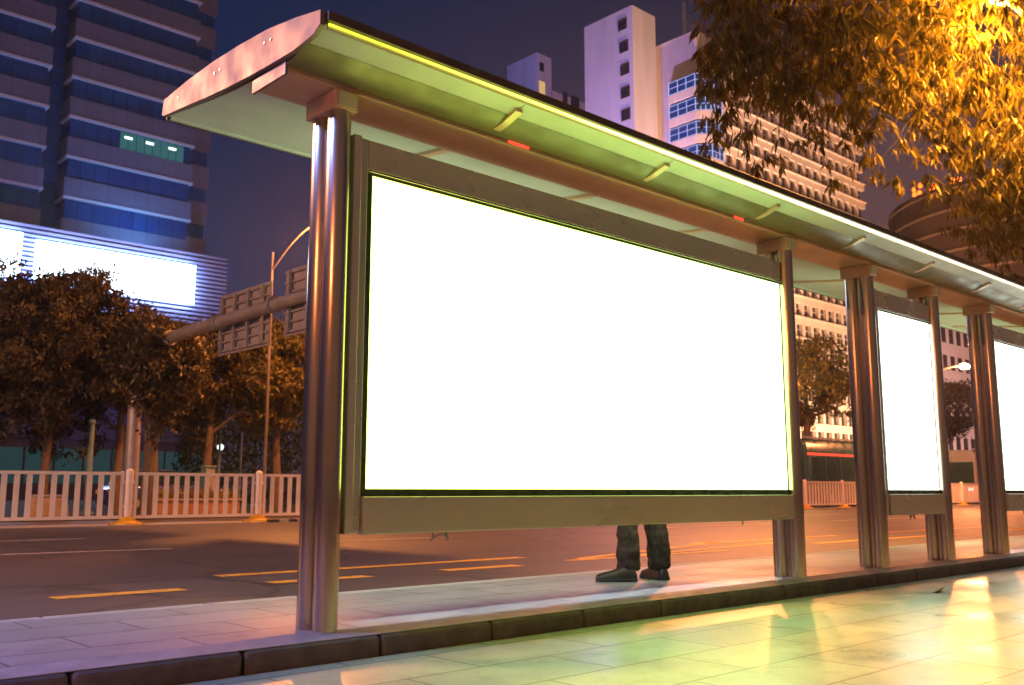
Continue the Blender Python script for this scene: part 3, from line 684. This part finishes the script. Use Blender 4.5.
# brown round tower and its red sign
dc = (171.0, 56.0, 0); RC = 21.5
br = thing('round_tower', (dc[0], dc[1], 0), 'dark brown round fronted tower lit orange behind the drooping leaves', 'building')
RT = 48.6
MB().tube((dc[0], dc[1], 0), (dc[0], dc[1], RT), RC, n=72).build('wall', 'brown_wall', br)
z = 8.0
while z < RT-1:
    m = MB(); n = 72; rings = ((RC+.02, z), (RC+.28, z), (RC+.28, z+.35), (RC+.02, z+.35)); vs = [(dc[0]+r*math.cos(2*math.pi*i/n), dc[1]+r*math.sin(2*math.pi*i/n), zz) for r, zz in rings for i in range(n)]
    m.add(vs, [(j*n+i, j*n+(i+1) % n, ((j+1) % 4)*n+(i+1) % n, ((j+1) % 4)*n+i) for j in range(4) for i in range(n)])
    m.build('balcony_band', 'brown_band', br); z += 3.3
rs = thing('rooftop_sign', (157, 64.5, RT), 'glowing orange red rooftop sign seen through the leaves', 'sign')
fr = MB(); d_ = Vector((math.sin(YAW), -math.cos(YAW), 0))
o0 = Vector((154, 67.2, RT+.02))
for k, (s, h) in enumerate(((0, .9), (0, 2.2), (1.6, 3.3), (1.3, 1.4), (4.6, 3.2), (4.4, 2.0), (5.2, 2.8), (5.3, 2.0), (10.0, 4.9), (11.8, 5.1), (10.1, 4.0), (11.9, 4.1))):
    p = o0 + d_*(s*.65) + Vector((0, 0, h*.65+.3)); MB().sphere(p, .36, 10, 7, (1, 1, 1.2)).build('sign_letter', 'red_sign', rs)
for s in (0, 1.0, 3.0, 6.5, 7.7): fr.tube(o0 + d_*s, o0 + d_*s + Vector((0, 0, 4.0 if s > 6 else 2.9)), .09, n=6)
fr.build('sign_frame', 'louvre_dark', rs)

# ------------------------------------------------------------------ buses on the far carriageway
def bus(x0, x1, y0, body, label):
    t = thing('bus', ((x0+x1)/2, y0+1.2, RZ), label, 'bus', 'buses on the far carriageway')
    z0 = RZ+.32; H = 3.55
    prof = [(y0, z0), (y0, z0+2.6), (y0+.06, H-.35), (y0+.28, H-.05), (y0+1.25, H), (y0+2.22, H-.05), (y0+2.44, H-.35), (y0+2.5, z0+2.6), (y0+2.5, z0)]
    MB().extr([(x0, y, z) for y, z in prof], (x1-x0, 0, 0)).build('body', body, t, bevel=.1)
    n = 7
    for k in range(n):
        a = x0+.5+(x1-x0-1.0)*k/n; b = x0+.5+(x1-x0-1.0)*(k+1)/n-.1
        MB().box(a, b, y0-.012, y0+.03, 1.25, 2.55).build('window', 'bus_glass', t, smooth=False, bevel=.01)
    MB().box(x0+.1, x1-.1, y0-.02, y0-.002, 2.62, 2.74).build('streak', 'red_glow', t, smooth=False)  # glowing strip standing in for a red tail light trail
    MB().box(x0+.1, x1-.1, y0+.10, y0+.3, H-.04, H+.05).build('roof_rail', 'bus_grey', t, smooth=False)
    MB().box(x0-.03, x0+.02, y0+.2, y0+2.3, 1.2, 2.7).build('windscreen', 'bus_glass', t, smooth=False)
    for xx in (x0+2.4, x1-3.0):
        for yy in (y0-.02, y0+2.24):
            w = MB().tube((xx, yy, RZ+.48), (xx, yy+.28, RZ+.48), .48, n=24).build('wheel', 'black_rubber', t)
            MB().tube((xx, yy-.015, RZ+.48), (xx, yy+.295, RZ+.48), .24, n=16).build('rim', 'galvanised', w)
    for yy in (y0+.3, y0+1.9): MB().box(x0-.035, x0-.005, yy, yy+.3, .75, .95).build('headlight', 'globe', t, smooth=False)
    return t
bus(46, 58, 26.7, 'bus_teal', 'dark teal bus with a glowing red stripe behind the railing between two shelter posts')
bus(68, 80, 26.7, 'bus_grey', 'blue grey bus behind the railing under the far street lamp')

# ------------------------------------------------------------------ small things on the verge at left
c = thing('concrete_block', (9.35, 29.9, -.02), 'orange lit concrete block behind the railing left of a yellow foot', 'block')
MB().extr([(8.8, 29.6, -.02), (9.9, 29.6, -.02), (9.8, 29.6, .55), (8.9, 29.6, .55)], (0, .6, 0)).build('block_body', 'concrete_block', c, smooth=False, bevel=.03)
MB().box(8.9, 9.8, 29.58, 30.22, .551, .62).build('cap_stone', 'kerb_pale', c, smooth=False, bevel=.02)
pl = thing('flower_planter', (13.9, 30.0, -.02), 'long brick planter of yellow flowers behind the railing', 'planter')
MB().box(12.4, 15.3, 29.7, 30.4, -.02, .42).build('planter_wall', 'brick_orange', pl, smooth=False, bevel=.02)
MB().box(12.35, 15.35, 29.66, 30.44, .421, .48).build('coping', 'concrete_block', pl, smooth=False, bevel=.01)
n = 2600; Cn = np.stack([rng.uniform(12.4, 15.3, n), rng.uniform(29.7, 30.4, n), .48+np.abs(rng.normal(size=n))*.14], 1)
leaves('flowers', Cn, rdir(n)+np.array([0, 0, .6]), rdir(n), rng.uniform(.06, .14, n), rng.uniform(.03, .07, n), 'flower_leaf', pl)
def hedge(x0, x1, y0, y1, h, n, label):
    t = thing('hedge', ((x0+x1)/2, (y0+y1)/2, -.02), label, 'hedge')
    s = MB()
    for k in range(int((x1-x0)/.8)): s.tube((x0+.4+.8*k, (y0+y1)/2, -.05), (x0+.4+.8*k+random.uniform(-.2, .2), (y0+y1)/2, h*.8), .05, .02, 6)
    s.build('stems', 'bark', t)
    C = np.stack([rng.uniform(x0, x1, n), rng.uniform(y0, y1, n), h*rng.uniform(0, 1, n)**.7*(1+.08*rng.normal(size=n))], 1)
    leaves('foliage', C, rdir(n), rdir(n)+np.array([0, -.4, .4]), rng.uniform(.12, .26, n), rng.uniform(.06, .12, n), 'hedge_leaf', t)
hedge(17.2, 24.5, 38.5, 39.6, 4.4, 11000, 'tall dark green hedge behind the yellow lit tree')
def pole(x, y, h, r, mat, name, label, cat, group=None):
    t = thing(name, (x, y, -.02), label, cat, group)
    MB().tube((x, y, -.05), (x, y, h), r, r*.9, 10).build('shaft', mat, t); MB().sphere((x, y, h), r*1.25, 10, 6).build('finial', mat, t)
    MB().tube((x, y, -.02), (x, y, .06), r*2.2, n=10).build('base_plate', mat, t); return t
pole(11.55, 33.0, 3.0, .10, 'post_teal', 'gate_post', 'pale teal post under the dark trees left of the stout trunk', 'post')
pole(16.9, 34.6, 3.0, .055, 'post_teal', 'steel_post', 'thin bluish post left of the small white globe lamp', 'post')
pole(18.3, 35.6, 3.0, .05, 'post_teal', 'steel_post', 'thin bluish post right of the small white globe lamp', 'post')
gl = thing('globe_lamp', (18.1, 37.0, -.02), 'small white globe lamp on a post below the gantry trees', 'lamp')
MB().tube((18.1, 37, -.05), (18.1, 37, 2.38), .045, .035, 10).build('shaft', 'galvanised', gl); MB().sphere((18.1, 37, 2.5), .13).build('globe', 'globe', gl)
uc = thing('utility_cabinet', (15.4, 33.2, -.02), 'pale teal utility cabinet on the verge under the dark brown tree', 'cabinet')
MB().box(15.25, 15.6, 32.2, 32.6, -.02, 1.55).build('cabinet_body', 'post_teal', uc, smooth=False, bevel=.02); MB().box(15.22, 15.63, 32.16, 32.64, 1.551, 1.62).build('cabinet_lid', 'post_teal', uc, smooth=False, bevel=.01)
MB().box(15.27, 15.58, 32.18, 32.199, .1, 1.45).build('cabinet_door', 'galvanised', uc, smooth=False)
# parked car
ca = thing('parked_car', (14.6, 34.4, -.02), 'blue violet parked car behind the flower planter', 'car')
x0, x1, y0, y1 = 12.6, 16.8, 33.6, 35.3
MB().extr([(x0, y0, .25), (x0+.02, y0, .75), (x0+.25, y0, .92), (x0+3.3, y0, .95), (x1-.15, y0, .82), (x1, y0, .6), (x1-.02, y0, .25)], (0, y1-y0, 0)).build('body', 'car_paint', ca, bevel=.08)
MB().extr([(x0+.35, y0+.12, .94), (x0+.85, y0+.12, 1.42), (x0+2.2, y0+.12, 1.44), (x0+3.1, y0+.12, .95)], (0, y1-y0-.24, 0)).build('cabin', 'bus_glass', ca, bevel=.06)
MB().box(x0+.9, x0+2.15, y0+.16, y1-.16, 1.43, 1.47).build('roof', 'car_paint', ca, smooth=False, bevel=.02)
for xx in (x0+.75, x1-.8):
    for yy in (y0-.02, y1-.2):
        w = MB().tube((xx, yy, .30), (xx, yy+.22, .30), .32, n=20).build('wheel', 'black_rubber', ca); MB().tube((xx, yy-.01, .30), (xx, yy+.23, .30), .19, n=14).build('rim', 'steel_h', w)
for yy in (y0+.1, y1-.4):
    MB().box(x1-.05, x1+.015, yy, yy+.3, .6, .72).build('headlight', 'white_paint', ca, smooth=False, bevel=.01)
    MB().box(x0-.015, x0+.05, yy, yy+.3, .62, .76).build('tail_light', 'marking_yellow', ca, smooth=False, bevel=.01)
# fallen leaf
p = np.array([8.35, 3.66, RZ+.012])
lf = leaves('fallen_leaf', np.array([p]), np.array([[1., -.3, .05]]), np.array([[0, .2, 1.]]), np.array([.17]), np.array([.07]), 'leaf_near', None, bend=-.2)
lf.data.materials[0] = M['dead_leaf']; tag(lf, 'small dark fallen leaf on the near pavement', 'leaf')

# ------------------------------------------------------------------ waiting person behind the large light box
def skin_mesh(name, joints, edges, mat, parent, sub=2):
    me = bpy.data.meshes.new(name); keys = list(joints); idx = {k: i for i, k in enumerate(keys)}
    off = wloc(parent)
    me.from_pydata([tuple(Vector(joints[k][0]) - off) for k in keys], [(idx[a], idx[b]) for a, b in edges], [])
    o = bpy.data.objects.new(name, me); COL.objects.link(o); o.parent = parent
    md = o.modifiers.new('Skin', 'SKIN'); md.use_smooth_shade = True
    for k in keys:
        r = joints[k][1]; r = (r, r) if not hasattr(r, '__len__') else r
        me.skin_vertices[0].data[idx[k]].radius = r
    me.skin_vertices[0].data[0].use_root = True
    s = o.modifiers.new('Subdivision', 'SUBSURF'); s.levels = s.render_levels = sub
    me.materials.append(M[mat]); return o
FD = Vector((-.73*.45+.68*.9, .68*.45+.73*.9, 0)).normalized(); SD = Vector((FD.y, -FD.x, 0))      # facing, person's right
ctr = Vector((6.27, 5.16, 0))
pe = thing('person', ctr, 'person in dark baggy trousers and dark shoes waiting behind the large light box', 'person')
def W(f, s, z): return ctr + FD*f + SD*s + Vector((0, 0, z))
J = {'pelvis': (W(0, 0, .93), .13), 'belly': (W(.01, 0, 1.08), .125), 'chest': (W(0, 0, 1.28), .14), 'neck0': (W(-.01, 0, 1.43), .07), 'neck': (W(0, 0, 1.50), .055), 'head0': (W(.015, 0, 1.56), .075), 'head': (W(.02, 0, 1.64), (.095, .08)), 'crown': (W(.01, 0, 1.70), .07), 'nose': (W(.12, 0, 1.60), .012)}
Ed = [('pelvis', 'belly'), ('belly', 'chest'), ('chest', 'neck0'), ('neck0', 'neck'), ('neck', 'head0'), ('head0', 'head'), ('head', 'crown'), ('head', 'nose')]
feet = {}
for sd, n_ in ((-1, 'l'), (1, 'r')):
    fs = .15*sd
    J.update({'hip'+n_: (W(0, .09*sd, .88), .085), 'knee'+n_: (W(.03, .13*sd, .48), .055), 'ank'+n_: (W(0, fs, .09), .04), 'toe'+n_: (W(.13, fs+.02*sd, .04), .03),
              'sho'+n_: (W(0, .18*sd, 1.40), .055), 'elb'+n_: (W(-.03, .23*sd, 1.12), .04), 'wri'+n_: (W(.06, .22*sd, .88), .028), 'pal'+n_: (W(.08, .22*sd, .81), .03)})
    Ed += [('pelvis', 'hip'+n_), ('hip'+n_, 'knee'+n_), ('knee'+n_, 'ank'+n_), ('ank'+n_, 'toe'+n_), ('chest', 'sho'+n_), ('sho'+n_, 'elb'+n_), ('elb'+n_, 'wri'+n_), ('wri'+n_, 'pal'+n_)]
    for k, (df, ln) in enumerate(((.035, .075), (.012, .085), (-.012, .08), (-.034, .062))):
        J['f%d%s' % (k, n_)] = (W(.085+df, .215*sd, .755), .0095); J['g%d%s' % (k, n_)] = (W(.09+df, .205*sd, .755-ln*.55), .0085); J['h%d%s' % (k, n_)] = (W(.09+df-.005, .19*sd, .755-ln), .007)
        Ed += [('pal'+n_, 'f%d%s' % (k, n_)), ('f%d%s' % (k, n_), 'g%d%s' % (k, n_)), ('g%d%s' % (k, n_), 'h%d%s' % (k, n_))]
    J['t0'+n_] = (W(.12, .20*sd, .82), .011); J['t1'+n_] = (W(.14, .19*sd, .775), .009); Ed += [('wri'+n_, 't0'+n_), ('t0'+n_, 't1'+n_)]
skin_mesh('body', J, Ed, 'skin', pe)
T = {'p': (W(0, 0, .95), (.165, .13)), 'w': (W(0, 0, 1.04), (.16, .125))}; te = [('p', 'w')]
for sd, n_ in ((-1, 'l'), (1, 'r')):
    T.update({'h'+n_: (W(0, .10*sd, .84), .112), 'k'+n_: (W(.03, .135*sd, .48), .093), 'c'+n_: (W(.0, .145*sd, .28), .10), 'b'+n_: (W(0, .15*sd, .12), .10), 'a'+n_: (W(0, .15*sd, .075), .10)}); te += [('p', 'h'+n_), ('h'+n_, 'k'+n_), ('k'+n_, 'c'+n_), ('c'+n_, 'b'+n_), ('b'+n_, 'a'+n_)]
skin_mesh('trousers', T, te, 'dark_cloth', pe)
S = {'c': (W(0, 0, 1.26), (.20, .145)), 'b': (W(.01, 0, 1.08), (.18, .14)), 'h': (W(0, 0, .96), (.185, .145)), 'n': (W(0, 0, 1.42), .10)}; se = [('c', 'b'), ('b', 'h'), ('c', 'n')]
for sd, n_ in ((-1, 'l'), (1, 'r')):
    S.update({'s'+n_: (W(0, .19*sd, 1.38), .075), 'e'+n_: (W(-.03, .235*sd, 1.12), .062), 'w'+n_: (W(.05, .225*sd, .91), .045)}); se += [('c', 's'+n_), ('s'+n_, 'e'+n_), ('e'+n_, 'w'+n_)]
skin_mesh('jacket', S, se, 'shirt_cloth', pe)
skin_mesh('hair', {'a': (W(-.02, 0, 1.68), .088), 'b': (W(-.05, 0, 1.60), .07), 'c': (W(.04, 0, 1.72), .06)}, [('a', 'b'), ('a', 'c')], 'hair', pe)
for sd in (-1, 1):
    s = .15*sd; yw = Vector((-.73, .60, 0)).normalized() if sd < 0 else FD
    o_ = W(-.06, s, 0); sdv = Vector((yw.y, -yw.x, 0)); n = 16
    sec = [(-.035, .030, .030), (-.02, .040, .075), (.03, .044, .098), (.09, .043, .092), (.14, .045, .070), (.19, .050, .058), (.235, .049, .048), (.27, .040, .038), (.292, .022, .026)]
    sec = [(a*1.02, b*1.12, c*1.05) for a, b, c in sec]
    up = MB(); vs = []
    for a, hw, hh in sec:
        for k in range(n):
            t = math.pi*k/(n-1); vs.append(o_ + yw*a + sdv*(hw*math.cos(t)) + Vector((0, 0, .024 + hh*math.sin(t)**.8)))
    fs = [(i*n+k, i*n+k+1, (i+1)*n+k+1, (i+1)*n+k) for i in range(len(sec)-1) for k in range(n-1)] + [tuple(range(n))[::-1], tuple(range((len(sec)-1)*n, len(sec)*n))]
    up.add(vs, fs); so_ = up.build('shoe', 'shoe_leather', pe)
    so_.modifiers.new('Subdivision', 'SUBSURF').render_levels = 2
    ol = [o_ + yw*a + sdv*(hw+.006) for a, hw, hh in sec] + [o_ + yw*a - sdv*(hw+.006) for a, hw, hh in sec[::-1]]
    MB().extr([(v.x, v.y, .002) for v in ol], (0, 0, .024)).build('sole', 'black_rubber', so_, smooth=False, bevel=.004)
tro = [c for c in pe.children if c.name.startswith('trousers')][0]
tx = bpy.data.textures.new('cloth_folds', 'CLOUDS'); tx.noise_scale = .085; tx.noise_depth = 2
tro.modifiers['Subdivision'].render_levels = 4; tro.modifiers['Subdivision'].levels = 3
dm_ = tro.modifiers.new('Folds', 'DISPLACE'); dm_.texture = tx; dm_.strength = .042; dm_.mid_level = .5; dm_.texture_coords = 'GLOBAL'

# ------------------------------------------------------------------ floodlights on the buildings
def flood(loc, aim, power, col, spot, label):
    t = thing('floodlight', loc, label, 'floodlight', 'building floodlights'); l = Vector(loc)
    MB().box(l.x-.3, l.x+.3, l.y-.2, l.y+.2, l.z-.35, l.z-.2).build('lamp_housing', 'galvanised', t, smooth=False, bevel=.03)
    MB().tube((l.x, l.y, l.z-.34), (l.x, l.y, -.1 if l.z < 6 else l.z-1.2), .08, n=8).build('bracket', 'galvanised', t)
    point(l, power, col, t, .25, 'flood_lamp', spot, aim)
flood((76, 79, 3), (92.3, 80, 48), 260000, (.40, .30, 1.0), 75, 'violet floodlight aimed at the hotel stair tower')
flood((87, 57, 3), (96, 73, 44), 330000, (1, .55, .36), 90, 'warm floodlight aimed at the hotel corner')
flood((112, 52, 3), (113, 68, 22), 52000, (1, .56, .33), 130, 'warm floodlight aimed at the near hotel windows')
flood((130, 52, 3), (131, 68, 22), 52000, (1, .56, .33), 130, 'warm floodlight aimed at the far hotel windows')
flood((100, 128, 5), (128, 133, 85), 170000, (.2, .28, 1.0), 50, 'blue floodlight aimed at the small apartment block')
flood((140, 100, 5), (140, 131, 80), 90000, (1, .5, .5), 60, 'pink floodlight aimed at the small apartment block')
flood((105, 30, 5), (118, 47, 12), 26000, (1, .5, .42), 120, 'warm floodlight aimed at the pale far building')
flood((152, 28, 3), (164, 42, 30), 70000, (1, .36, .08), 110, 'amber floodlight aimed at the round tower')
flood((36, 90, 24.2), (36, 97, 42), 4600, (.08, .30, .8), 150, 'added blue fill lamp on the podium roof below the office tower')  # added to carry the billboards' blue glow up the tower
flood((30, 62, 5), (33, 95, 45), 18000, (.12, .24, 1.), 110, 'violet floodlight aimed at the office tower')

# ------------------------------------------------------------------ haze added to spread lamp halos
hz = MB().box(-62, 330, -62, 172, -1.7, 96).build('haze', 'asphalt', None, smooth=False)
m, nt, out = newmat('halo_haze'); pv = nt.nodes.new('ShaderNodeVolumePrincipled'); pv.inputs['Color'].default_value = (.60, .70, 1, 1)  # volume added for the glow around lamps
pv.inputs['Density'].default_value = .00055; pv.inputs['Anisotropy'].default_value = .6
nt.links.new(pv.outputs[0], out.inputs['Volume']); hz.data.materials.clear(); hz.data.materials.append(m)
tag(hz, kind='stuff'); tag(hz, 'thin added haze spreading a glow round the street lamps', 'haze')

# ------------------------------------------------------------------ night sky
w = bpy.data.worlds.new('World'); sc.world = w; w.use_nodes = True; nt = w.node_tree; nt.nodes.clear()
out = nt.nodes.new('ShaderNodeOutputWorld'); bg = nt.nodes.new('ShaderNodeBackground'); bg.inputs['Strength'].default_value = 1.0
tc = nt.nodes.new('ShaderNodeTexCoord'); sx = nt.nodes.new('ShaderNodeSeparateXYZ'); nt.links.new(tc.outputs['Generated'], sx.inputs[0])
zen = ramp(nt, sx.outputs[2], [(0, (.045, .036, .075)), (.16, (.022, .026, .078)), (.34, (.007, .018, .066)), (.55, (.0015, .013, .052)), (1, (.002, .007, .03))])
warm = ramp(nt, sx.outputs[2], [(0, (.20, .09, .06)), (.28, (.11, .058, .066)), (.5, (.016, .017, .03)), (1, (.004, .008, .03))])
dp = nt.nodes.new('ShaderNodeVectorMath'); dp.operation = 'DOT_PRODUCT'; nt.links.new(tc.outputs['Generated'], dp.inputs[0]); dp.inputs[1].default_value = (math.cos(R(12)), math.sin(R(12)), 0)
fac = ramp(nt, dp.outputs['Value'], [(.55, (0, 0, 0)), (.97, (1, 1, 1))])
back = ramp(nt, sx.outputs[2], [(0, (.20, .11, .07)), (.25, (.17, .10, .065)), (.6, (.055, .036, .034)), (1, (.003, .008, .03))])
d2 = nt.nodes.new('ShaderNodeVectorMath'); d2.operation = 'DOT_PRODUCT'; nt.links.new(tc.outputs['Generated'], d2.inputs[0]); d2.inputs[1].default_value = (math.cos(R(235)), math.sin(R(235)), 0)
nz = nt.nodes.new('ShaderNodeTexNoise'); nz.inputs['Scale'].default_value = 3.; nt.links.new(tc.outputs['Generated'], nz.inputs['Vector'])
col = mixc(nt, fac, zen, warm); col = mixc(nt, ramp(nt, d2.outputs['Value'], [(.1, (0, 0, 0)), (.7, (1, 1, 1))]), col, back); col = mixc(nt, .25, col, ramp(nt, nz.outputs['Fac'], [(.3, (.75, .75, .8)), (.7, (1.2, 1.15, 1.15))]), 'MULTIPLY')
nt.links.new(col, bg.inputs['Color']); nt.links.new(bg.outputs[0], out.inputs[0])

# ------------------------------------------------------------------ render settings
sc.render.engine = 'CYCLES'
sc.view_settings.view_transform = 'Standard'; sc.view_settings.look = 'None'; sc.view_settings.exposure = 0; sc.view_settings.gamma = 1
cy = sc.cycles; cy.use_denoising = True; cy.volume_bounces = 0; cy.max_bounces = 6; cy.diffuse_bounces = 3; cy.glossy_bounces = 3; cy.transmission_bounces = 3
cy.sample_clamp_indirect = 6; cy.sample_clamp_direct = 0; cy.caustics_reflective = False; cy.caustics_refractive = False
try: cy.denoiser = 'OPENIMAGEDENOISE'
except Exception: pass
